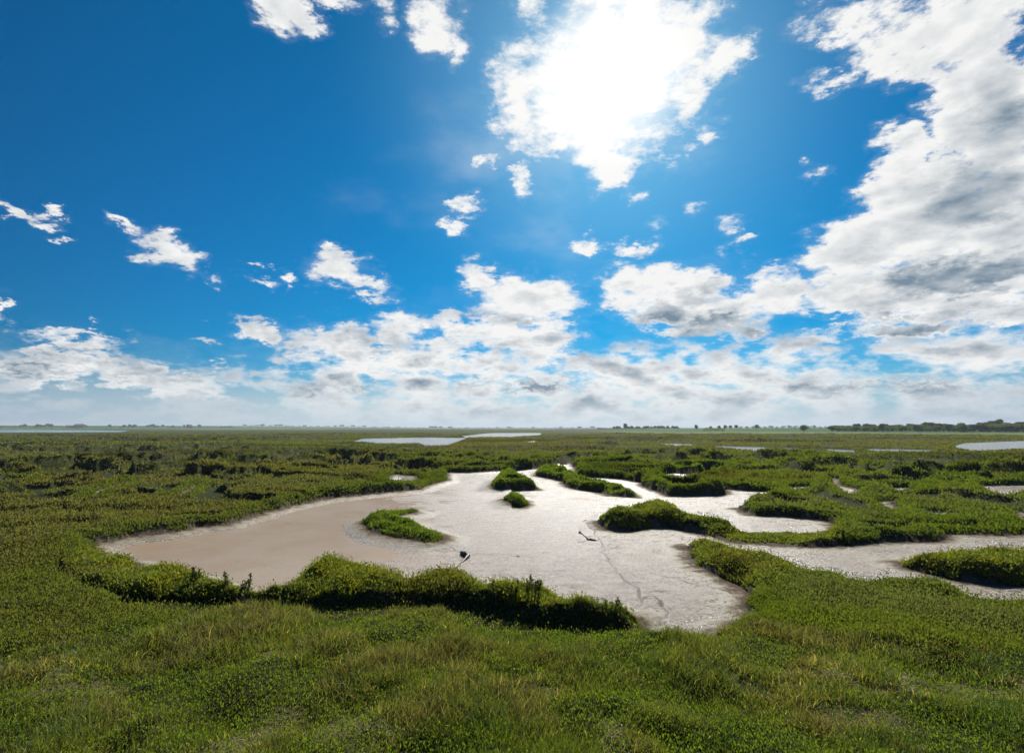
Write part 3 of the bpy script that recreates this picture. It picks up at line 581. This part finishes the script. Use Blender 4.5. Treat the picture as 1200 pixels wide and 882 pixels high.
def leaves(name, mask, n, kind, power, seed, size, parent=None, flat_leaf=True, fuzz=.06):
    s_ = scatter(mask, n, kind, power, seed)
    p, nn, k, g = s_; n = len(p); r_ = np.linalg.norm(p[:, :2], axis=1)
    col = palette(p, k, g, kind if kind in ('grass', 'marsh', 'bank') else 'shrub')
    px_ = r_/512
    up = np.array([0, 0, 1.])
    az = g.random(n)*2*np.pi
    side = np.stack([np.cos(az), np.sin(az), np.zeros(n)], -1)
    if kind == 'grass':
        L = (size*(.45+.9*g.random(n)))*(.30+1.4*sstep(fbm(p[:,0], p[:,1], .8, 3, 121), .3, .7)); flat_ = strawc.ravel()[k] > .35; L = L*np.where(flat_, .8, 1)
        Wd = np.maximum(.0035, px_*.50)*(.6+.8*g.random(n))
        lean = g.normal(0, .45, (n, 2)); lean = lean*np.where(flat_, 4.0, 1.0)[:, None]; d = np.stack([lean[:, 0]+.12, lean[:, 1]*.8, np.where(flat_, .5, 1.0)], -1); d /= np.linalg.norm(d, axis=1)[:, None]
        lean = lean*np.where(flat_, .25, 1.0)[:, None]; d2_ = d + np.stack([lean[:, 0]*1.2+.1, lean[:, 1], -.35*np.abs(g.normal(0, 1, n))], -1); d2_ /= np.linalg.norm(d2_, axis=1)[:, None]
        b0 = p - up*.01
        m0 = b0 + d*(L*.5)[:, None]; t0 = m0 + d2_*(L*.5)[:, None]
        s2 = side*Wd[:, None]*.5
        v = np.stack([b0-s2, b0+s2, m0+s2*.8, m0-s2*.8, t0], 1).reshape(-1, 3)
        o5 = np.arange(n)*5
        fq = np.stack([o5, o5+1, o5+2, o5+3, o5+3, o5+2, o5+4], 1).ravel()
        st = np.stack([np.arange(n)*7, np.arange(n)*7+4], 1).ravel(); cols = np.repeat(col, 5, 0)
        tipc = cols.reshape(n, 5, 3).copy(); cols = tipc.reshape(-1, 3)
    else:
        L = np.maximum(size, np.minimum(px_*1.7, .24))*(.6+.8*g.random(n)); Wd = np.maximum(L*.42, px_*.95)*(.7+.6*g.random(n))
        d = nn*.55 + up*.65 + g.normal(0, .30 if kind == 'marsh' else .42, (n, 3)); d /= np.linalg.norm(d, axis=1)[:, None]
        sd_ = np.cross(d, g.normal(0, 1, (n, 3))); sd_ /= np.linalg.norm(sd_, axis=1)[:, None]+1e-9
        off = (g.random(n)*1.1-.75)*fuzz*np.where(r_ > 60, .7, 1)
        spr = g.random(n) < .06; off = np.where(spr, off+fuzz*1.6*g.random(n), off)
        b0 = p + nn*off[:, None]; b0[:, 2] = np.maximum(b0[:, 2], .02)
        t0 = b0 + d*L[:, None]; m0 = b0 + d*(L*.5)[:, None]
        v = np.stack([b0, m0+sd_*Wd[:, None]*.5, t0, m0-sd_*Wd[:, None]*.5], 1).reshape(-1, 3)
        o4 = np.arange(n)*4; fq = np.stack([o4, o4+1, o4+2, o4+3], 1).ravel(); st = np.arange(n)*4; cols = np.repeat(col, 4, 0)
    rgba = np.concatenate([cols, np.ones((len(cols), 1))], 1)
    return mesh_np(name, v, fq, st, M_LEAF, dict(tint=('FLOAT_COLOR', rgba)), parent=parent)

base = (vegc > .5) & (zc_ > .05)
notmine = base & (ident == 0)
nearg = notmine & (rc < 9.6) & (gdc > -.05) & ~((yc > 7.2) & (angc > 17) & (rc > 9.0))
o = leaves('foreground_grass', nearg, 430000, 'grass', 1.6, 1, .098); tag(o, 'thick green grass on the near bank at the foot of the picture', 'grass', kind='stuff')
o = leaves('low_leaves', nearg*(1-.6*strawc), 480000, 'grass2', 1.6, 2, .028, fuzz=.06); tag(o, 'small leafy herbs growing among the near grass', 'ground cover', kind='stuff')
midm = notmine & (rc >= 8.6) & (rc < 60) & ~nearg & (gdc > -.05)
o = leaves('bank_shrubs', midm & (rc < 18), 480000, 'marsh', 1.0, 33, .036, fuzz=.10); tag(o, 'low fleshy-leaved scrub on the banks nearest the mud pool', 'scrub', kind='stuff')
o = leaves('marsh_shrubs', midm & (rc >= 17.5), 620000, 'marsh', 1.55, 3, .05, fuzz=.10); tag(o, 'low green saltmarsh scrub covering the banks around the mud pool', 'scrub', kind='stuff')
farm = notmine & (rc >= 60) & (rc < 260)
o = leaves('distant_marsh_grass', farm, 240000, 'marsh', 1.5, 4, .05, fuzz=.10); tag(o, 'flat olive saltmarsh stretching to the horizon', 'marsh grass', kind='stuff')
# sparse herbs in the shaded ditch
o = leaves('ditch_herbs', (gdc < -.05) & (ident == 0) & (zc_ > .03), 15000, 'bank', 1.5, 5, .035, fuzz=.05); tag(o, 'scattered herbs in the dark ditch behind the near grass', 'herbs', kind='stuff')

INFO = dict(
 hook=('shrub_island', 'hook-shaped green shrub patch standing alone in the mud left of centre', 9000, 'shrub'),
 mound=('shrub_island', 'small domed green shrub mound alone in the mud near the far bank', 6000, 'shrub'),
 tuft=('shrub_island', 'tiny round green tuft in the mud just in front of the domed mound', 2500, 'shrub'),
 long=('shrub_island', 'long narrow green shrub bar in the mud right of the domed mound', 9000, 'shrub'),
 m2isle=('shrub_island', 'short flat shrub bar inside the small far mud patch', 2500, 'shrub'),
 peak=('shrub_bank', 'peaked bright green shrub mound in the mud right of the upright stick', 24000, 'bank'),
 strip=('shrub_bank', 'narrow low shrub strip between two mud channels right of the peaked mound', 8000, 'bank'),
 corner=('shrub_bank', 'broad dark shrub mound at the right edge below the mud channel', 45000, 'bank'),
 rightbank=('shrub_bank', 'dark broken shrubs on the point of bank reaching into the mud right of centre', 30000, 'bank'),
 dome=('shrub_bank', 'tallest rounded shrub on the near bank, left of centre with black shade at its foot', 70000, 'bank'),
 rounded=('shrub_bank', 'smooth rounded shrub with a blunt right end beside the tallest shrub', 40000, 'bank'),
 fringe=('shrub_bank', 'ragged yellow-green shrub fringe running right to the near tip of the mud', 45000, 'bank'),
 leftrow=('shrub_bank', 'low mixed shrub row on the near left bank of the brown water', 70000, 'bank'),
)
for i, k in enumerate(KEYS):
    nm, lab, cnt, kd = INFO[k]
    m = (ident == i+1) & (vegc > .3) & (zc_ > .05) & ((gdc > -.25) | (zc_ > .2))
    o = leaves(nm, m, cnt, kd, 1.0, 40+i, (.042 if rc[m].mean() < 14 else .045), fuzz=(.035 if k == 'strip' else .08 if k in ('rightbank','dome','rounded','corner','leftrow','fringe') else .06))
    tag(o, lab, 'shrub', 'shrub islands and bank shrubs around the mud pool')

# ------------------------------------------------------------------ trees on the horizon
def tree_meshes(seed, wid, hgt, n, trunk_h, lobes):
    g = np.random.default_rng(seed)
    cen = []; 
    for i in range(lobes):
        a = g.random()*6.283; q_ = g.random()**.5
        z = trunk_h + (hgt-trunk_h)*(.22+.62*g.random()); k = 1-abs((z-trunk_h)/(hgt-trunk_h)-.45)*.9
        cen.append((math.cos(a)*q_*wid*.36*k, math.sin(a)*q_*wid*.36*k, z, wid*(.12+.12*g.random())))
    cen = np.array(cen); k = g.integers(0, lobes, n); c = cen[k]
    u = g.normal(0, 1, (n, 3)); u /= np.linalg.norm(u, axis=1)[:, None]
    p = c[:, :3] + u*c[:, 3:4]*(.55+.5*g.random((n, 1)))*np.array([1, 1, .85])
    p[:, 2] = np.clip(p[:, 2], trunk_h*.5, hgt)
    s = (.14+.20*g.random(n))*hgt/8*1.5
    t1 = g.normal(0, 1, (n, 3)); t1 /= np.linalg.norm(t1, axis=1)[:, None]; t2 = np.cross(t1, u); t2 /= np.linalg.norm(t2, axis=1)[:, None]+1e-9
    v = np.stack([p-t1*s[:, None], p+t2*s[:, None]*.7, p+t1*s[:, None], p-t2*s[:, None]*.7], 1).reshape(-1, 3)
    base_ = np.array([.13, .18, .055])*(.7+.6*g.random((lobes, 1)))[k]*(.75+.5*g.random((n, 1)))
    cols = np.repeat(np.concatenate([base_, np.ones((n, 1))], 1), 4, 0); o4 = np.arange(n)*4
    crown = mesh_np('crown', v, np.stack([o4, o4+1, o4+2, o4+3], 1).ravel(), o4, M_TREE, dict(tint=('FLOAT_COLOR', cols)), link_it=False)
    # trunk with limbs running to the lobes
    vs, fs = [], []
    def tube(a, b, r1, r2):
        a, b = np.array(a, float), np.array(b, float); d = b-a; d /= np.linalg.norm(d); x = np.cross(d, [.3, .9, .1]); x /= np.linalg.norm(x); y = np.cross(d, x); o = len(vs)
        for (c_, rr_) in ((a, r1), (b, r2)):
            for i in range(7): t = i*6.283/7; vs.append(tuple(c_+(x*math.cos(t)+y*math.sin(t))*rr_))
        for i in range(7): fs.append((o+i, o+(i+1) % 7, o+7+(i+1) % 7, o+7+i))
    tr = .035*hgt; top_ = (0.1, 0, trunk_h+.35*(hgt-trunk_h)); tube((0, 0, -.4), (0, 0, trunk_h*.6), tr*1.25, tr); tube((0, 0, trunk_h*.6), top_, tr, tr*.6)
    for c_ in cen[:7]: tube((0, 0, trunk_h*.7), c_[:3], tr*.5, tr*.12)
    me = bpy.data.meshes.new('trunk'); me.from_pydata(vs, [], fs); me.materials.append(M_BARK)
    return crown.data, me
KIND = dict(round_=[tree_meshes(1, 9, 8, 2600, .5, 22), tree_meshes(2, 10, 7.5, 2600, .3, 26)],
            tall=[tree_meshes(3, 7.5, 10, 2600, .9, 22), tree_meshes(4, 8.5, 11, 2600, .8, 26)],
            low=[tree_meshes(5, 9, 4.0, 1400, .3, 14), tree_meshes(6, 11, 3.4, 1400, .3, 16)])
tr_rng = random.Random(11)
def gz(x, y):
    r_ = math.hypot(x, y); i = int(np.argmin(abs(rad-r_))); j = int(np.argmin(abs(th-math.degrees(math.atan2(x, y))))); return float(Z[i, j])
def tree(px, dist, kind, s, label, group=None, name='tree', parts=True, sx=1.0):
    x, y = bearing(px, dist); cm, tm = tr_rng.choice(KIND[kind])
    e = link(bpy.data.objects.new(name, None)); e.location = (x, y, gz(x, y)-.05); e.rotation_euler = (0, 0, tr_rng.random()*6.28); e.scale = (s*sx, s*sx, s)
    tag(e, label, 'bush' if name == 'bush' else 'tree', group)
    link(bpy.data.objects.new('crown', cm), e)
    if parts: link(bpy.data.objects.new('trunk', tm), e)
    return e
G1 = 'trees of the wood on the right horizon'
L1 = 'one of the crowded dark green trees making up the wood on the right horizon'
for row, (d0, n_) in enumerate(((430, 36), (450, 38), (475, 34))):
    for i in range(n_):
        px = 972+(1230-972)*(i+.2+.6*tr_rng.random())/n_
        k_ = .48+.24*min(1, max(0, (px-972)/230)) + .04*row
        if row == 0 and 1030 < px < 1105 and tr_rng.random() < .45: continue
        tree(px, d0+tr_rng.uniform(-8, 8), tr_rng.choice(['round_', 'round_', 'round_', 'tall']), k_*.84*tr_rng.uniform(.85, 1.15), L1, G1, sx=1.75)
tree(1034, 405, 'tall', .60, 'paler full tree standing forward of the wood on the right horizon')
tree(1172, 500, 'tall', .74, 'tallest tree rising above the wood near the right edge')
tree(1128, 405, 'round_', .72, 'broad dark tree standing in the field before the right-hand wood')
tree(942, 430, 'round_', .60, 'round dark tree standing alone left of the right-hand wood', sx=1.15)
tree(816, 560, 'tall', .46, 'small upright tree at the left end of the gap in the far trees')
tree(833, 600, 'round_', .42, 'small rounded tree just right of the upright tree on the horizon')
tree(887, 640, 'round_', .58, 'small tree alone on the far hedge line left of the round dark tree')
for i, px in enumerate((843, 850, 856, 863)):
    tree(px, 620, 'round_', .50+.06*(i % 2), 'one of the clustered trees of the small copse on the right-centre horizon', 'trees of the small copse')
for i, px in enumerate(np.linspace(868, 968, 15)):
    tree(px, 640+tr_rng.uniform(-10, 10), 'low', tr_rng.uniform(.55, .85), 'one of the low bushes of the hedge left of the right-hand wood', 'hedge bushes on the right horizon', 'bush', parts=False)
for i, px in enumerate((839, 834, 846, 828)):
    tree(px, 430+i*4, 'low', .55+.07*i, 'one of the low dark bushes before the small copse', 'bushes before the copse', 'bush', parts=False)
for i in range(46):
    px = 700+97*(i+.3*tr_rng.random())/46
    tree(px, 780+tr_rng.uniform(-15, 25), tr_rng.choice(['round_', 'low', 'round_']), tr_rng.uniform(.50, .72)*(0.6 if px < 716 else 1), 'one of the trees in the flat-topped belt on the centre-right horizon', 'trees of the flat-topped belt', parts=False)
tree(733, 745, 'tall', .80, 'taller dark tree standing up out of the flat-topped belt of trees', parts=False)
for i in range(100):
    px = -20+300*(i+.5*tr_rng.random())/100
    if 60 < px < 96 and tr_rng.random() < .4: continue
    tree(px, 1500+tr_rng.uniform(-60, 120), tr_rng.choice(['round_', 'low', 'low']), tr_rng.uniform(.7, 1.15)*(1.0 if px < 240 else .6), 'one of the tiny dark trees in the long hedge line on the left horizon', 'hedge line on the left horizon', parts=False)
tree(87, 1450, 'tall', .74, 'tallest tree on the left horizon beside the brick farmhouse', parts=False, sx=1.2)
for i in range(60):
    px = 285+420*(i+.6*tr_rng.random())/60
    tree(px, 2300+tr_rng.uniform(-100, 300), tr_rng.choice(['low', 'low', 'round_']), tr_rng.uniform(.9, 1.4), 'one of the tiny trees along the centre of the horizon', 'trees along the centre of the horizon', parts=False, sx=2.2)

# ------------------------------------------------------------------ farm buildings on the left horizon
def boxm(name, c, s, m, parent, roof=False):
    x, y, z = s[0]/2, s[1]/2, s[2]
    if not roof:
        v = [(-x,-y,0),(x,-y,0),(x,y,0),(-x,y,0),(-x,-y,z),(x,-y,z),(x,y,z),(-x,y,z)]; f = [(0,3,2,1),(4,5,6,7),(0,1,5,4),(1,2,6,5),(2,3,7,6),(3,0,4,7)]
    else:
        v = [(-x,-y,0),(x,-y,0),(x,y,0),(-x,y,0),(-x,0,z),(x,0,z)]; f = [(0,3,2,1),(0,1,5,4),(2,3,4,5),(1,2,5),(3,0,4)]
    me = bpy.data.meshes.new(name); me.from_pydata([(a+c[0], b+c[1], d+c[2]) for a, b, d in v], [], f); me.materials.append(m); return link(bpy.data.objects.new(name, me), parent)
def house(px, dist, w_, d_, h_, rf, wallm, label, name='farmhouse'):
    x, y = bearing(px, dist); e = link(bpy.data.objects.new(name, None)); e.location = (x, y, gz(x, y)-.2); e.rotation_euler = (0, 0, -math.atan2(x, y)+.25); tag(e, label, 'house' if name == 'farmhouse' else 'barn')
    boxm('wall', (0, 0, 0), (w_, d_, h_), wallm, e); ro = boxm('roof', (0, 0, h_+.003), (w_+.8, d_+.8, rf), M_ROOF, e, True)
    if name == 'farmhouse': boxm('chimney', (w_*.35, 0, h_+rf*.7), (.9, .9, 1.6), M_BRICK, ro)
    for i in (-1, 0, 1):
        for k in ((1.0, h_*.6) if h_ > 4 else (1.2,)): boxm('window', (i*w_*.3, -d_/2-.02, k), (1.1, .06, 1.3), M_GLASS, e)
house(92.5, 1430, 13, 8, 5.2, 3.6, M_BRICK, 'brick farmhouse with reddish roof right of the tallest tree on the left horizon')
house(81, 1440, 11, 7, 3.2, 2.6, M_BRICK, 'low red-roofed barn left of the tallest tree on the left horizon', 'barn')
house(222, 1420, 9, 7, 4.4, 3, M_CREAM, 'pale little house among the hedge trees far left of centre')

# ------------------------------------------------------------------ sticks stranded in the mud
def stick(name, pts, label, group=None, m=M_DRIFT, parent=None, cat='driftwood'):
    """a bent, knobbly tapering branch through pts (x, y, z, radius)"""
    P_ = np.array(pts, float); fine = []
    for i in range(len(P_)-1):
        for t in np.linspace(0, 1, 6, endpoint=(i == len(P_)-2)): fine.append(P_[i]*(1-t)+P_[i+1]*t)
    fine = np.array(fine); vs, fs = [], []
    for i, q_ in enumerate(fine):
        a = fine[max(i-1, 0), :3]; b = fine[min(i+1, len(fine)-1), :3]; d = (b-a)/np.linalg.norm(b-a); x = np.cross(d, [0.1, .2, 1.]); x /= np.linalg.norm(x); y = np.cross(d, x)
        for k in range(9):
            t = k*6.283/9; rr_ = q_[3]*(1+.22*math.sin(i*2.1+k*1.7)+.12*math.sin(i*5.3+k)); vs.append(tuple(q_[:3]+(x*math.cos(t)+y*math.sin(t))*rr_))
        if i: fs += [((i-1)*9+k, (i-1)*9+(k+1) % 9, i*9+(k+1) % 9, i*9+k) for k in range(9)]
    fs.append(tuple(range(8, -1, -1))); fs.append(tuple(range(len(vs)-9, len(vs))))
    me = bpy.data.meshes.new(name); me.from_pydata(vs, [], fs); me.materials.append(m); me.polygons.foreach_set('use_smooth', [True]*len(fs)); o = link(bpy.data.objects.new(name, me), parent)
    if label: tag(o, label, cat, group)
    return o
def gp(px, py, z=.02): return (*ground(px, py, z), z)
a_, b_, c_ = gp(541.5, 647.5, .05), gp(549, 651, .06), gp(538.5, 661, .01)
stick('driftwood', [(*a_, .055), ((a_[0]*.4+b_[0]*.6), (a_[1]*.4+b_[1]*.6), .07, .06), (*b_, .045), (*c_, .012)], 'bent dark stick with a thick end lying in the mud before the hook-shaped shrub patch')
a_, b_ = gp(692.5, 634, .0), gp(681, 624, .12)
dst = math.hypot(a_[0], a_[1])
tp = np.array([*ground(681, 624.5, .22), .22])
st_ = stick('mooring_stick', [(a_[0], a_[1], -.05, .022), (a_[0]*.6+tp[0]*.4, a_[1]*.6+tp[1]*.4, .09, .017), (tp[0], tp[1], .22, .014), (tp[0]-.03, tp[1]+.03, .235, .045), (tp[0]-.06, tp[1]+.05, .24, .03)], 'thin stick leaning up out of the mud with a dark knob at its upper end', cat='stick')
stick('weed_clump', [(a_[0]-.12, a_[1]+.08, .02, .03), (a_[0], a_[1], .035, .055), (a_[0]+.10, a_[1]-.05, .03, .045), (a_[0]+.2, a_[1]-.07, .015, .015)], None, parent=st_)
a_, b_, c_ = gp(681, 611.5, .01), gp(685.5, 609.5, .06), gp(692, 610.3, .02)
stick('twig', [(*a_, .008), (*b_, .018), (*c_, .008)], 'short curved twig on the mud left of the peaked shrub mound', cat='twig')
a_, c_ = gp(604, 652, .02), gp(611, 653, .03)
stick('driftwood', [(*a_, .012), ((a_[0]+c_[0])/2, (a_[1]+c_[1])/2, .045, .02), (*c_, .010)], 'sliver of dark wood on open mud between bent stick and leaning stick')
# tall dead stems standing out of the bank shrubs
def stems(px, py, z0, n, h_, seed, label):
    g = random.Random(seed); x0, y0 = ground(px, py, z0+h_*.5); e = link(bpy.data.objects.new('tall_herb', None)); z_ = z0-.25; e.location = (x0, y0, z_); tag(e, label, 'plant', 'tall stems on the bank shrubs')
    for i in range(n):
        x, y = g.uniform(-.12, .12), g.uniform(-.12, .12); h = (h_+.25)*g.uniform(.7, 1.1); lx, ly = g.uniform(-.08, .08), g.uniform(-.05, .05)
        s_ = stick('stem', [(x, y, 0, .008), (x+lx*.5, y+ly*.5, h*.6, .007), (x+lx, y+ly, h, .004)], None, m=M_STEM, parent=e)
        gg = np.random.default_rng(seed*50+i); k = 60; t = .55+.45*gg.random(k); p = np.stack([x+lx*t, y+ly*t, h*t], 1)+gg.normal(0, .012, (k, 3)); d = gg.normal(0, 1, (k, 3)); d[:, 2] = abs(d[:, 2])+.3; d /= np.linalg.norm(d, axis=1)[:, None]; sd_ = np.cross(d, gg.normal(0, 1, (k, 3)))
        v = np.stack([p, p+d*.02+sd_*.008, p+d*.045, p+d*.02-sd_*.008], 1).reshape(-1, 3); o4 = np.arange(k)*4
        mesh_np('seed_head', v, np.stack([o4, o4+1, o4+2, o4+3], 1).ravel(), o4, M_LEAF, dict(tint=('FLOAT_COLOR', np.repeat(np.array([[.08, .09, .03, 1]])*(.6+.8*gg.random((k, 1))), 4, 0))), parent=s_)
M_STEM = simple('stem', (.07,.075,.03), .8)
for i, (px, py, z0, n, h_, lb) in enumerate([
 (289,681,.4,4,.18,'upright seed stems at the right end of the low near-left shrub row'),
 (228,671,.4,6,.16,'dark seed stems above the middle of the near-left shrub row'),
 (262,676,.4,3,.12,'lone seed stems between the two other stem tufts of the near-left shrub row'),
 (579,686,.45,3,.15,'pair of thin stems just right of the rounded shrub'),
 (596,687,.45,4,.17,'seed stems on the ragged fringe nearest the rounded shrub'),
 (625,684,.5,7,.18,'thickest dark stem tuft on the ragged shrub fringe'),
 (713,706,.4,3,.10,'short stems near the right end of the ragged shrub fringe'),
 (836,609,.3,2,.08,'thin upright stem on the narrow shrub strip right of the peaked mound')]): stems(px, py, z0, n, h_, 60+i, lb)

# ------------------------------------------------------------------ the air over the flats
def haze_box():
    m, n, o = mat('haze'); v = n.new('ShaderNodeVolumePrincipled'); v.inputs['Color'].default_value = (.78, .88, 1.0, 1); v.inputs['Density'].default_value = 2.0e-4; v.inputs['Anisotropy'].default_value = .2
    n.l.new(v.outputs[0], o.inputs['Volume'])
    x = 7600; z0, z1 = -1.5, 42
    me = bpy.data.meshes.new('haze'); me.from_pydata([(-x,-x,z0),(x,-x,z0),(x,x,z0),(-x,x,z0),(-x,-x,z1),(x,-x,z1),(x,x,z1),(-x,x,z1)], [], [(0,3,2,1),(4,5,6,7),(0,1,5,4),(1,2,6,5),(2,3,7,6),(3,0,4,7)])
    me.materials.append(m); o_ = link(bpy.data.objects.new('haze', me)); tag(o_, kind='stuff')
haze_box()
